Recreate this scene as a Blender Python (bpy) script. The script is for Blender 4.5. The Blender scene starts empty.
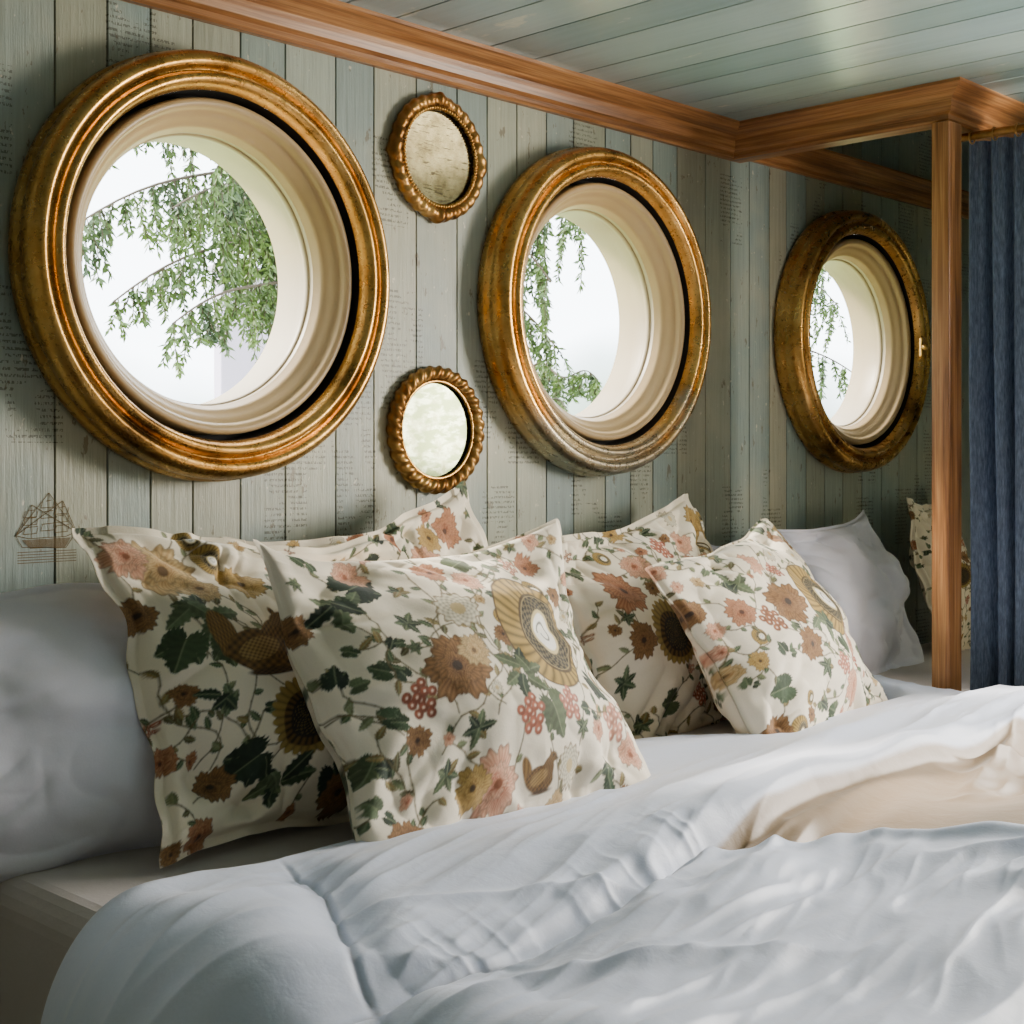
import bpy, bmesh, math, random
import numpy as np
from mathutils import Vector, Matrix
random.seed(7); rng=np.random.RandomState(11)
H=1.2; D=2.2
scene=bpy.context.scene

def lin(c):
    return tuple(((x/255)/12.92 if x/255<=0.04045 else ((x/255+0.055)/1.055)**2.4) for x in c)
# ---------------------------------------------------------------- helpers
def link(o,parent=None):
    scene.collection.objects.link(o)
    if parent: o.parent=parent
    return o
def empty(name,loc=(0,0,0)):
    e=bpy.data.objects.new(name,None); e.location=loc; e.empty_display_size=.05
    return link(e)
def mesh_obj(name,verts,faces,mat=None,parent=None,smooth=False,loc=None):
    me=bpy.data.meshes.new(name); me.from_pydata([tuple(v) for v in verts],[],faces); me.update()
    if mat: me.materials.append(mat)
    if smooth: me.polygons.foreach_set('use_smooth',[True]*len(me.polygons))
    o=bpy.data.objects.new(name,me)
    if loc is not None: o.location=loc
    return link(o,parent)
def grid_obj(name,P,mat,parent=None,colors=None,closed=False,loc=None,rot=None):
    n,m=P.shape[:2]
    idx=np.arange(n*m).reshape(n,m)
    a=idx[:-1,:-1].ravel();b=idx[1:,:-1].ravel();c=idx[1:,1:].ravel();d=idx[:-1,1:].ravel()
    F=np.stack([a,b,c,d],1).astype(np.int32)
    me=bpy.data.meshes.new(name)
    me.vertices.add(n*m); me.vertices.foreach_set('co',P.reshape(-1).astype(np.float32))
    me.loops.add(F.size); me.loops.foreach_set('vertex_index',F.ravel())
    me.polygons.add(len(F)); me.polygons.foreach_set('loop_start',np.arange(0,F.size,4,dtype=np.int32))
    me.polygons.foreach_set('use_smooth',np.ones(len(F),dtype=bool))
    me.update(calc_edges=True)
    if colors is not None:
        at=me.color_attributes.new('Col','FLOAT_COLOR','POINT')
        cc=np.ones((n*m,4),np.float32); cc[:,:3]=colors.reshape(-1,3)
        at.data.foreach_set('color',cc.ravel())
    if mat: me.materials.append(mat)
    o=bpy.data.objects.new(name,me)
    if loc is not None:o.location=loc
    if rot is not None:o.rotation_euler=rot
    return link(o,parent)
def box(name,lo,hi,mat,parent=None,bevel=0.0,seg=2):
    bm=bmesh.new(); bmesh.ops.create_cube(bm,size=1)
    for v in bm.verts:
        v.co=Vector([lo[i]+(v.co[i]+.5)*(hi[i]-lo[i]) for i in range(3)])
    if bevel>0: bmesh.ops.bevel(bm,geom=bm.edges[:],offset=bevel,segments=seg,profile=.5,affect='EDGES')
    me=bpy.data.meshes.new(name); bm.to_mesh(me); bm.free(); me.materials.append(mat)
    o=bpy.data.objects.new(name,me); return link(o,parent)
def lathe(name,prof,mat,parent,n=160,mod=None,smooth=True):
    V=[];F=[]
    k=len(prof)
    for i in range(n):
        t=2*math.pi*i/n
        for j,(r,y) in enumerate(prof):
            if mod: r,y=mod(r,y,t,j)
            V.append((r*math.cos(t),y,r*math.sin(t)))
    for i in range(n):
        for j in range(k-1):
            a=i*k+j;b=((i+1)%n)*k+j
            F.append((a,b,b+1,a+1))
    return mesh_obj(name,V,F,mat,parent,smooth)
def smooth01(x): 
    x=np.clip(x,0,1); return x*x*(3-2*x)
def vnoise(x,y,seed):
    r=np.random.RandomState(seed); T=r.rand(256,256)*2-1
    xi=np.floor(x).astype(int); yi=np.floor(y).astype(int)
    fx=x-xi; fy=y-yi
    fx=fx*fx*fx*(fx*(fx*6-15)+10); fy=fy*fy*fy*(fy*(fy*6-15)+10)
    g=lambda a,b:T[a%256,b%256]
    return (g(xi,yi)*(1-fx)+g(xi+1,yi)*fx)*(1-fy)+(g(xi,yi+1)*(1-fx)+g(xi+1,yi+1)*fx)*fy
def fbm(x,y,seed,o=4):
    s=0;a=1
    for i in range(o):
        s=s+a*vnoise(x*2**i+17*i,y*2**i+31*i,seed+i); a*=.5
    return s
def soft(n,e=.012): return 1-np.sqrt(n*n+e)
# ---------------------------------------------------------------- materials
class NT:
    def __init__(s,name):
        s.m=bpy.data.materials.new(name); s.m.use_nodes=True
        s.t=s.m.node_tree; s.b=s.t.nodes['Principled BSDF']
    def n(s,typ,**k):
        nd=s.t.nodes.new(typ)
        for a,v in k.items(): setattr(nd,a,v)
        return nd
    def l(s,a,b): s.t.links.new(a,b)
    def coord(s,scale=(1,1,1),kind='Object'):
        tc=s.n('ShaderNodeTexCoord'); mp=s.n('ShaderNodeMapping'); mp.inputs['Scale'].default_value=scale
        s.l(tc.outputs[kind],mp.inputs['Vector']); return mp.outputs['Vector']
    def noise(s,vec,scale,detail=4,rough=.55,dist=0):
        nd=s.n('ShaderNodeTexNoise'); nd.inputs['Scale'].default_value=scale; nd.inputs['Detail'].default_value=detail
        nd.inputs['Roughness'].default_value=rough; nd.inputs['Distortion'].default_value=dist
        if vec is not None: s.l(vec,nd.inputs['Vector'])
        return nd.outputs['Fac']
    def ramp(s,fac,stops):
        r=s.n('ShaderNodeValToRGB'); e=r.color_ramp.elements
        while len(e)<len(stops): e.new(.5)
        for i,(p,c) in enumerate(stops):
            e[i].position=p; e[i].color=(*c,1) if len(c)==3 else c
        s.l(fac,r.inputs['Fac']); return r.outputs['Color']
    def mix(s,fac,a,b,mode='MIX'):
        m=s.n('ShaderNodeMix',data_type='RGBA',blend_type=mode)
        for v,i in ((fac,0),(a,6),(b,7)):
            if isinstance(v,(int,float)): m.inputs[i].default_value=v
            elif isinstance(v,tuple): m.inputs[i].default_value=(*v,1)
            else: s.l(v,m.inputs[i])
        return m.outputs[2]
    def math(s,op,a,b=None,c=None):
        m=s.n('ShaderNodeMath',operation=op)
        for i,v in enumerate((a,b,c)):
            if v is None: continue
            if isinstance(v,(int,float)): m.inputs[i].default_value=v
            else: s.l(v,m.inputs[i])
        return m.outputs[0]
    def bump(s,h,strength=.3,dist=.01):
        b=s.n('ShaderNodeBump'); b.inputs['Strength'].default_value=strength; b.inputs['Distance'].default_value=dist
        s.l(h,b.inputs['Height']); s.l(b.outputs['Normal'],s.b.inputs['Normal'])
    def base(s,c):
        if isinstance(c,tuple): s.b.inputs['Base Color'].default_value=(*c,1)
        else: s.l(c,s.b.inputs['Base Color'])
    def set(s,**k):
        for a,v in k.items(): s.b.inputs[a.replace('_',' ')].default_value=v

def mat_wall(name,text=True):
    M=NT(name); v=M.coord()
    at=M.n('ShaderNodeVertexColor',layer_name='Col')
    c=at.outputs['Color']
    grain=M.noise(M.coord((34,34,1.4)),3,6,.65,.3)
    c=M.mix(.42,c,M.ramp(grain,[(.32,(.52,.52,.50)),(.62,(1,1,1))]),'MULTIPLY')
    blot=M.noise(v,2.2,4,.6)
    c=M.mix(M.math('MULTIPLY',M.ramp(blot,[(.45,(0,0,0)),(.7,(1,1,1))]),.5),c,lin((204,194,164)))
    if text:
        sep=M.n('ShaderNodeSeparateXYZ'); M.l(v,sep.inputs[0])
        x,z=sep.outputs[0],sep.outputs[2]
        rz=M.math('MULTIPLY',z,90.0); row=M.math('FLOOR',rz); fr=M.math('FRACT',rz)
        line=M.math('MULTIPLY',M.math('GREATER_THAN',fr,.3),M.math('LESS_THAN',fr,.75))
        cb=M.n('ShaderNodeCombineXYZ'); M.l(M.math('MULTIPLY',x,250),cb.inputs[0]); M.l(row,cb.inputs[1]); M.l(M.math('MULTIPLY',fr,1.4),cb.inputs[2])
        ch=M.noise(cb.outputs[0],1.3,1,.5)
        ch=M.math('GREATER_THAN',ch,.49)
        cell=M.n('ShaderNodeTexVoronoi',distance='CHEBYCHEV'); cell.inputs['Scale'].default_value=1.0
        M.l(M.coord((7.5,1,4.2)),cell.inputs['Vector'])
        cs=M.n('ShaderNodeSeparateColor'); M.l(cell.outputs['Color'],cs.inputs[0])
        patch=M.math('MULTIPLY',M.math('GREATER_THAN',cs.outputs[0],.35),M.math('LESS_THAN',cell.outputs['Distance'],.38))
        wear=M.math('GREATER_THAN',M.noise(v,14,3,.6),.46)
        f=M.math('MULTIPLY',M.math('MULTIPLY',line,ch),M.math('MULTIPLY',patch,wear))
        c=M.mix(M.math('MULTIPLY',f,.65),c,lin((60,56,42)))
    chip=M.noise(M.coord((1,1,.35)),38,4,.7)
    c=M.mix(M.math('MULTIPLY',M.ramp(chip,[(.62,(0,0,0)),(.65,(1,1,1))]),.65),c,lin((98,82,56)))
    spot=M.noise(M.coord((1,1,.6)),60,3,.6)
    c=M.mix(M.math('MULTIPLY',M.ramp(spot,[(.66,(0,0,0)),(.70,(1,1,1))]),.8),c,lin((214,208,188)))
    M.base(c); M.set(Roughness=.42)
    M.bump(M.math('ADD',grain,M.math('MULTIPLY',chip,.6)),.35,.005)
    return M.m
def mat_wood(name,axis,c1=(104,64,34),c2=(162,110,64),c3=(196,146,94)):
    M=NT(name); sc=[26,26,26]; sc[axis]=1.3
    g=M.noise(M.coord(tuple(sc)),1.6,6,.6,.8)
    fine=M.noise(M.coord(tuple(6*q if i!=axis else q*2 for i,q in enumerate(sc))),1.5,3,.6)
    c=M.ramp(g,[(.3,lin(c1)),(.5,lin(c2)),(.7,lin(c3))])
    c=M.mix(.65,c,M.ramp(fine,[(.35,(.40,.35,.3)),(.6,(1,1,1))]),'MULTIPLY')
    M.base(c); M.set(Roughness=.38); M.bump(g,.3,.003); return M.m
def mat_gold(name,dark=(112,80,38),mid=(188,140,72),rough=.24,silver=False):
    M=NT(name); v=M.coord()
    n=M.noise(v,7,5,.6); n2=M.noise(v,55,4,.7)
    c=M.ramp(n,[(.30,lin(dark)),(.46,lin(mid)),(.72,lin((222,180,110)))])
    c=M.mix(M.ramp(n2,[(.61,(0,0,0)),(.75,(1,1,1))]),c,lin((84,58,28)))
    if silver:
        sep=M.n('ShaderNodeSeparateXYZ'); M.l(v,sep.inputs[0])
        low=M.math('SUBTRACT',M.math('MULTIPLY',sep.outputs[2],-2.2),M.math('MULTIPLY',n,.9))
        c=M.mix(M.ramp(low,[(0.0,(0,0,0)),(.32,(1,1,1))]),c,lin((186,174,150)))
    M.base(c); M.set(Metallic=.9); 
    M.l(M.math('ADD',M.math('MULTIPLY',n2,.30),rough-.10),M.b.inputs['Roughness'])
    M.bump(M.math('ADD',n2,n),.2,.003); return M.m
def mat_simple(name,col,rough=.6,metal=0,bump=None,var=.15):
    M=NT(name); n=M.noise(M.coord(),7,5,.6)
    c=M.mix(var,lin(col),M.ramp(n,[(.3,(.3,.3,.3)),(.7,(1,1,1))]),'MULTIPLY')
    M.base(c); M.set(Roughness=rough,Metallic=metal)
    if bump: M.bump(M.noise(M.coord(),bump[0],3,.6),bump[1],bump[2])
    return M.m
def mat_cloth(name,col=None,attr=False,weave=420,sheen=.2,bs=.22,rough=.8):
    M=NT(name)
    if attr:
        at=M.n('ShaderNodeVertexColor',layer_name='Col'); c=at.outputs['Color']
    else: c=lin(col)
    n=M.noise(M.coord(),weave,2,.6)
    c=M.mix(.18,c,M.ramp(n,[(.3,(.76,.76,.76)),(.7,(1,1,1))]),'MULTIPLY')
    M.base(c); M.set(Roughness=rough); M.b.inputs['Sheen Weight'].default_value=sheen
    n3=M.noise(M.coord(),30,3,.55,.4)
    M.bump(M.math('ADD',M.math('MULTIPLY',n,.12),n3),bs,.006)
    return M.m

m_wall=mat_wall('painted_plank_green'); m_wallp=mat_wall('painted_plank_plain',False)
m_woodx=mat_wood('oak_x',0); m_woody=mat_wood('oak_y',1); m_woodz=mat_wood('oak_z',2)
m_gold=mat_gold('antique_gold'); m_gold2=mat_gold('antique_gold_worn',silver=True)
m_bronze=mat_gold('dark_gilt',(60,38,16),(140,98,48),.34)
m_dark=mat_simple('painted_gap_shade',(16,12,9),.8)  # near-black colour paints in the shade between frame and ring
m_cream=mat_simple('cream_paint',(186,158,116),.38,bump=(30,.15,.003))
m_reveal=mat_simple('reveal_paint',(158,140,110),.45,bump=(30,.15,.003))
m_floral=mat_cloth('floral_linen',attr=True,sheen=.1,bs=.25)
m_white=mat_cloth('white_cotton',(224,223,236),bs=.12)
m_duvet=mat_cloth('duvet_linen',attr=True,weave=300,rough=.5,sheen=.3,bs=.22)
m_sheet=mat_cloth('sheet_linen',(190,180,176))
M=NT('blue_curtain'); n=M.noise(M.coord((1,1,.15)),260,3,.7)
M.base(M.ramp(n,[(.3,lin((58,70,92))),(.7,lin((108,122,146)))])); M.set(Roughness=.85); M.bump(n,.3,.002); m_curt=M.m
M=NT('ceiling_gloss_paint'); at=M.n('ShaderNodeVertexColor',layer_name='Col')
g=M.noise(M.coord((20,1.2,1)),3,5,.6); w=M.noise(M.coord((1,.4,1)),9,5,.7)
c=M.mix(.25,at.outputs['Color'],M.ramp(g,[(.3,(.6,.6,.6)),(.7,(1,1,1))]),'MULTIPLY')
c=M.mix(M.ramp(w,[(.64,(0,0,0)),(.70,(1,1,1))]),c,lin((176,184,174)))
M.base(c); M.set(Roughness=.2); M.bump(g,.25,.004); m_ceil=M.m
M=NT('mirror_aged'); n=M.noise(M.coord(),18,6,.7); n2=M.noise(M.coord((1,1,6)),40,3,.6)
c=M.ramp(n,[(.35,lin((76,66,42))),(.6,lin((122,114,84)))])
c=M.mix(M.ramp(n2,[(.58,(0,0,0)),(.64,(1,1,1))]),c,lin((60,52,34)))
M.base(c); M.set(Metallic=.85,Roughness=.14); m_aged=M.m
M=NT('mirror_foxed'); n=M.noise(M.coord(),25,6,.7); n2=M.noise(M.coord((2,1,5)),9,4,.6)
c=M.ramp(n,[(.35,(.07,.075,.04)),(.55,(.13,.15,.10))]); c=M.mix(M.ramp(n2,[(.45,(0,0,0)),(.55,(1,1,1))]),c,(.06,.075,.035))
M.base(c); M.set(Metallic=.95,Roughness=.12); m_fox=M.m
M=NT('window_glass'); t=M.t
tr=M.n('ShaderNodeBsdfTransparent'); gl=M.n('ShaderNodeBsdfGlossy'); gl.inputs['Roughness'].default_value=.02
mx=M.n('ShaderNodeMixShader'); mx.inputs[0].default_value=.05
M.l(tr.outputs[0],mx.inputs[1]); M.l(gl.outputs[0],mx.inputs[2])
M.l(mx.outputs[0],t.nodes['Material Output'].inputs['Surface']); m_glass=M.m
M=NT('conifer_needles'); n=M.noise(M.coord(),6,3,.6)
M.base(M.ramp(n,[(.3,lin((34,56,24))),(.7,lin((98,122,54)))])); M.set(Roughness=.6); m_leaf=M.m
m_bark=mat_simple('bark',(72,60,46),.9)

# ---------------------------------------------------------------- plank surfaces
def plank_profile(x0,x1,wmin,wmax,step,depth=.005,gap=.0022,palette=None,seed=1,gd=.35):
    r=random.Random(seed); xs=[];ds=[];cs=[]
    x=x0
    while x<x1:
        w=r.uniform(wmin,wmax); col=np.array(lin(r.choice(palette)))*r.uniform(.88,1.08)
        xe=min(x+w,x1)
        xs+= [x+gap*.3,x+gap]; ds+=[depth,0]; cs+=[col*gd,col*.95]
        k=max(1,int(round((xe-x)/step)))
        for i in range(1,k): xs.append(x+(xe-x)*i/k); ds.append(0); cs.append(col)
        xs+=[xe-gap,xe-gap*.3]; ds+=[0,depth]; cs+=[col*.95,col*gd]
        x=xe
    return xs,ds,cs
PAL=[(158,168,156),(150,166,160),(166,170,152),(146,162,158),(172,172,152),(142,160,156),(158,164,146)]
def plank_wall(name,xs,ds,cs,zs,fn,mat,holes=()):
    V=[];C=[];F=[]
    m=len(zs)
    for x,d,c in zip(xs,ds,cs):
        for z in zs: V.append(fn(x,d,z)); C.append(c)
    for i in range(len(xs)-1):
        for j in range(m-1):
            cx=(xs[i]+xs[i+1])/2; cz=(zs[j]+zs[j+1])/2
            if any((cx-hx)**2+(cz-hz)**2<hr*hr for hx,hz,hr in holes): continue
            F.append((i*m+j,(i+1)*m+j,(i+1)*m+j+1,i*m+j+1))
    o=mesh_obj(name,V,F,mat)
    at=o.data.color_attributes.new('Col','FLOAT_COLOR','POINT')
    at.data.foreach_set('color',np.array([list(c)+[1] for c in C],np.float32).ravel())
    return o
WZ=H+.35
W1X,W2X,W3X=1.47,2.55,3.71; XM=3.13; XE=4.75
CE=H+.885; CE2=CE+.32
zs=list(np.arange(0,CE2+.03,.018))
xs,ds,cs=plank_profile(-.8,XE,.085,.125,.018,palette=PAL,seed=5)
wallA=plank_wall('wall_back',xs,ds,cs,zs,lambda x,d,z:(x,d,z),m_wall,[(W1X,WZ,.342),(W2X,WZ,.342),(W3X,WZ,.342)])
CPAL=[(138,160,164),(130,154,156),(144,164,164)]
xs,ds,cs=plank_profile(-.8,XM+.02,.12,.16,.07,palette=CPAL,seed=9,depth=.006,gap=.003)
ceil=plank_wall('ceiling',xs,ds,cs,[-3.6,-2.4,-1.2,0.02],lambda x,d,z:(x,z,CE+d),m_ceil)
xs,ds,cs=plank_profile(XM,4.75,.12,.16,.07,palette=CPAL,seed=10,depth=.006,gap=.003)
c2=plank_wall('alcove_ceiling',xs,ds,cs,[-.62,-.3,0.02],lambda x,d,z:(x,z,CE2+d),m_ceil); c2.parent=ceil
xs,ds,cs=plank_profile(XM+.02,3.52,.12,.16,.07,palette=CPAL,seed=11,depth=.006,gap=.003)
c3=plank_wall('side_ceiling',xs,ds,cs,[-3.6,-1.2,-.60],lambda x,d,z:(x,z,CE+d),m_ceil); c3.parent=ceil
box('bulkhead_a',(XM+.0,-.60,CE+.001),(XM+.02,-.001,CE2),m_ceil,ceil)
box('bulkhead_b',(XM+.0,-.62,CE+.001),(XE,-.60,CE2),m_ceil,ceil)
def simple_plank_wall(name,x0,x1,z0,z1,fn,seed):
    xs,ds,cs=plank_profile(x0,x1,.1,.14,.1,palette=PAL,seed=seed)
    return plank_wall(name,xs,ds,cs,[z0,(z0+z1)/2,z1],fn,m_wallp)
XR=3.5
wr=empty('wall_right')
DY0,DY1,DZ0,DZ1=-2.35,-1.12,.75,1.98
parts=[(-3.6,DY0,0,CE2),(DY1,-.66,0,CE2),(DY0,DY1,0,DZ0),(DY0,DY1,DZ1,CE2)]
for i,(a,b,z0,z1) in enumerate(parts):
    o=simple_plank_wall('panel_%d'%(i+1),a,b,z0,z1,lambda x,d,z:(XR+d,x,z),20+i); o.parent=wr
o=simple_plank_wall('alcove_side',XR,XE,0,CE2,lambda x,d,z:(x,-.66-d,z),25); o.parent=wr
o=simple_plank_wall('alcove_end',-.66,0,0,CE2,lambda x,d,z:(XE+d,x,z),26); o.parent=wr
simple_plank_wall('wall_left',-3.6,0,0,CE2,lambda x,d,z:(-.8-d,x,z),31)
simple_plank_wall('wall_front',-.8,3.5,0,CE2,lambda x,d,z:(x,-3.6-d,z),32)
m_floor=mat_wood('floor_oak',0,(80,54,32),(128,92,58))
box('floor',(-.8,-3.6,-.05),(XE,0,0),m_floor)
w4=empty('window_4',(XR,(DY0+DY1)/2,(DZ0+DZ1)/2))
def pbox(n,lo,hi,m,par,bev=.004):
    o=box(n,tuple(lo[i]-par.location[i] for i in range(3)),tuple(hi[i]-par.location[i] for i in range(3)),m,par,bev); return o
for n,lo,hi in [('jamb_a',(XR-.02,DY0-.04,DZ0-.05),(XR+.1,DY0+.02,DZ1+.05)),('jamb_b',(XR-.02,DY1-.02,DZ0-.05),(XR+.1,DY1+.04,DZ1+.05)),
                ('head',(XR-.02,DY0,DZ1-.02),(XR+.1,DY1,DZ1+.05)),('sill',(XR-.05,DY0-.03,DZ0-.05),(XR+.1,DY1+.03,DZ0+.01)),
                ('mullion',(XR+.03,(DY0+DY1)/2-.02,DZ0),(XR+.06,(DY0+DY1)/2+.02,DZ1))]:
    pbox(n,lo,hi,m_cream,w4)

# ---------------------------------------------------------------- cornice
prof=[(0,-.082),(.014,-.082),(.020,-.076),(.020,-.066),(.030,-.060),(.034,-.046),(.036,-.034),(.046,-.026),(.060,-.020),(.072,-.012),(.078,-.008),(.078,.0),(.0,.0)]
YE=-.612
def sweep(name,path_fn,mats):
    tr=empty(name)
    for s in range(len(mats)):
        V=[];F=[]
        for (p,z) in prof:
            pts=path_fn(p); V.append((*pts[s],CE+z)); V.append((*pts[s+1],CE+z))
        for i in range(len(prof)-1):
            F.append((2*i,2*i+1,2*i+3,2*i+2))
        F.append(tuple(2*i for i in range(len(prof)))); F.append(tuple(2*i+1 for i in range(len(prof))))
        mesh_obj('section_%d'%(s+1),V,F,mats[s],tr)
    return tr
tr1=sweep('trim_1',lambda p:[(-.8,-p),(XM-p,-p),(XM-p,YE-p),(XR,YE-p)],[m_woodx,m_woody,m_woodx])
box('beam_core',(XM,YE,CE-.082),(XM+.035,-.001,CE+.02),m_woody,tr1)
box('return_core',(XM+.035,YE,CE-.082),(XR,YE+.03,CE+.02),m_woodx,tr1)
V=[];F=[]
for (p,z) in prof:
    V.append((XM+.035,-p*.8,CE+z*.85)); V.append((XE,-p*.8,CE+z*.85))
for i in range(len(prof)-1): F.append((2*i,2*i+1,2*i+3,2*i+2))
mesh_obj('trim_2',V,F,m_woodx)
post=box('wooden_post',(XM-.032,YE-.028,0),(XM+.034,YE+.018,CE-.083),m_woodz,None,.004)

# ---------------------------------------------------------------- porthole windows
gold_prof=[(.372,.0),(.386,-.004),(.390,-.014),(.389,-.030),(.384,-.036),(.386,-.046),(.385,-.060),(.380,-.074),(.372,-.083),(.364,-.086),(.357,-.083),(.353,-.076),
           (.350,-.068),(.346,-.068),(.344,-.078),(.339,-.085),(.332,-.087),(.326,-.083),(.321,-.075),(.318,-.066),(.315,-.058)]
dark_prof=[(.315,-.058),(.315,.0),(.303,.0)]
cream_prof=[(.304,.0),(.304,-.046),(.300,-.053),(.292,-.054),(.285,-.046),(.282,-.036),(.277,-.034),(.270,-.024),(.262,-.016),(.259,-.014),(.256,-.008),(.253,.000),(.250,.006)]
rev_prof=[(.250,.006),(.250,.12),(.32,.12)]
for i,(wx,g) in enumerate(((W1X,m_gold),(W2X,m_gold2),(W3X,m_gold))):
    w=empty('window_%d'%(i+1),(wx,0,WZ))
    lathe('gilt_frame',gold_prof,g,w,n=200)
    lathe('shadow_gap',dark_prof,m_dark,w,smooth=False)
    lathe('cream_ring',cream_prof,m_cream,w)
    lathe('reveal',rev_prof,m_reveal,w)
    V=[(0,.025,0)]+[(.2505*math.cos(2*math.pi*k/96),.025,.2505*math.sin(2*math.pi*k/96)) for k in range(96)]
    mesh_obj('glass_pane',V,[(0,1+k,1+(k+1)%96) for k in range(96)],m_glass,w)
    lathe('glazing_bead',[(.2505,.016),(.247,.018),(.246,.025),(.247,.032),(.2505,.034)],m_reveal,w)
    if i==2:
        box('latch_plate',(.300,-.092,-.03),(.322,-.078,.03),m_gold,w,.004)
        bm=bmesh.new(); bmesh.ops.create_uvsphere(bm,u_segments=20,v_segments=12,radius=.011)
        me=bpy.data.meshes.new('latch_knob'); bm.to_mesh(me); bm.free(); me.materials.append(m_gold); o=bpy.data.objects.new('latch_knob',me); o.location=(.306,-.098,0); link(o,w)

def torus_mod(name,R,r,par,fn,mat,nu=420,nv=22,yoff=0):
    V=[];F=[]
    for i in range(nu):
        t=2*math.pi*i/nu
        for j in range(nv):
            p=2*math.pi*j/nv
            rr,RR=fn(t,p,r,R)
            V.append(((RR+rr*math.cos(p))*math.cos(t),yoff+rr*math.sin(p),(RR+rr*math.cos(p))*math.sin(t)))
    for i in range(nu):
        for j in range(nv):
            a=i*nv+j;b=((i+1)%nu)*nv+j;c=((i+1)%nu)*nv+(j+1)%nv;d=i*nv+(j+1)%nv
            F.append((a,b,c,d))
    return mesh_obj(name,V,F,mat,par,True)
def disc(name,r,y,mat,par,n=96):
    V=[(0,y,0)]+[(r*math.cos(2*math.pi*k/n),y,r*math.sin(2*math.pi*k/n)) for k in range(n)]
    return mesh_obj(name,V,[(0,1+k,1+(k+1)%n) for k in range(n)],mat,par)
a=empty('round_mirror',(2.04,-.001,H+.642))
disc('aged_glass',.106,-.010,m_aged,a)
torus_mod('carved_frame',.119,.0140,a,lambda t,p,r,R:(r*(1+.10*math.sin(30*t+2*math.sin(p))+.22*max(0,math.cos(4*t))**8),R+.004*max(0,math.cos(4*t))**6),m_bronze,yoff=-.011)
torus_mod('bead_frame',.104,.0045,a,lambda t,p,r,R:(r*(1+.3*math.sin(90*t)),R),m_gold,nu=720,nv=10,yoff=-.018)
b=empty('round_mirror',(2.035,-.001,H+.064))
disc('foxed_glass',.102,-.008,m_fox,b)
torus_mod('twisted_rope_frame',.120,.0150,b,lambda t,p,r,R:(r*(1+.16*math.sin(30*t+2*p)),R),m_bronze,yoff=-.012)
torus_mod('inner_bead',.103,.004,b,lambda t,p,r,R:(r,R),m_gold,nv=10,yoff=-.014)

m_ink=mat_simple('brown_ink',(112,90,54),.8)
def strokes(name,lines,w,origin,scale,mat):
    V=[];F=[]
    for ln in lines:
        for (x0,z0),(x1,z1) in zip(ln[:-1],ln[1:]):
            dx,dz=x1-x0,z1-z0; L=math.hypot(dx,dz)+1e-9; nx,nz=-dz/L*w/2/scale,dx/L*w/2/scale
            k=len(V)
            for q in ((x0+nx,z0+nz),(x0-nx,z0-nz),(x1-nx,z1-nz),(x1+nx,z1+nz)):
                V.append((origin[0]+q[0]*scale,-.0012,origin[1]+q[1]*scale))
            F.append((k,k+1,k+2,k+3))
    return mesh_obj(name,V,F,mat)
hull=[(-1,.0),(-.8,-.35),(.6,-.42),(.95,.05),(.6,-.08),(-.6,-.1),(-1,0)]
L=[hull]
for mx_,h in ((-.5,.9),(.05,1.25),(.5,1.0)):
    L.append([(mx_,-.1),(mx_,h)])
    for q in (.25,.55,.8):
        L.append([(mx_-.22*(1.2-q),h*q),(mx_+.22*(1.2-q),h*q+.03)]); L.append([(mx_-.2,h*q),(mx_-.26,h*q-.2),(mx_+.16,h*q-.18),(mx_+.2,h*q)])
    L.append([(mx_,h),(-1,0)]); L.append([(mx_,h),(.95,.05)])
for k in range(9): 
    L.append([(-.8+.03*k,-.15-.03*k),(.75-.02*k,-.13-.032*k)])
L+= [[(x/10+.1*math.sin(x),-.5-.08*k) for x in range(-10,11)] for k in range(5)]
sp=strokes('ship_print',L,.0012,(1.155,H-.125),.056,m_ink)

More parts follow.
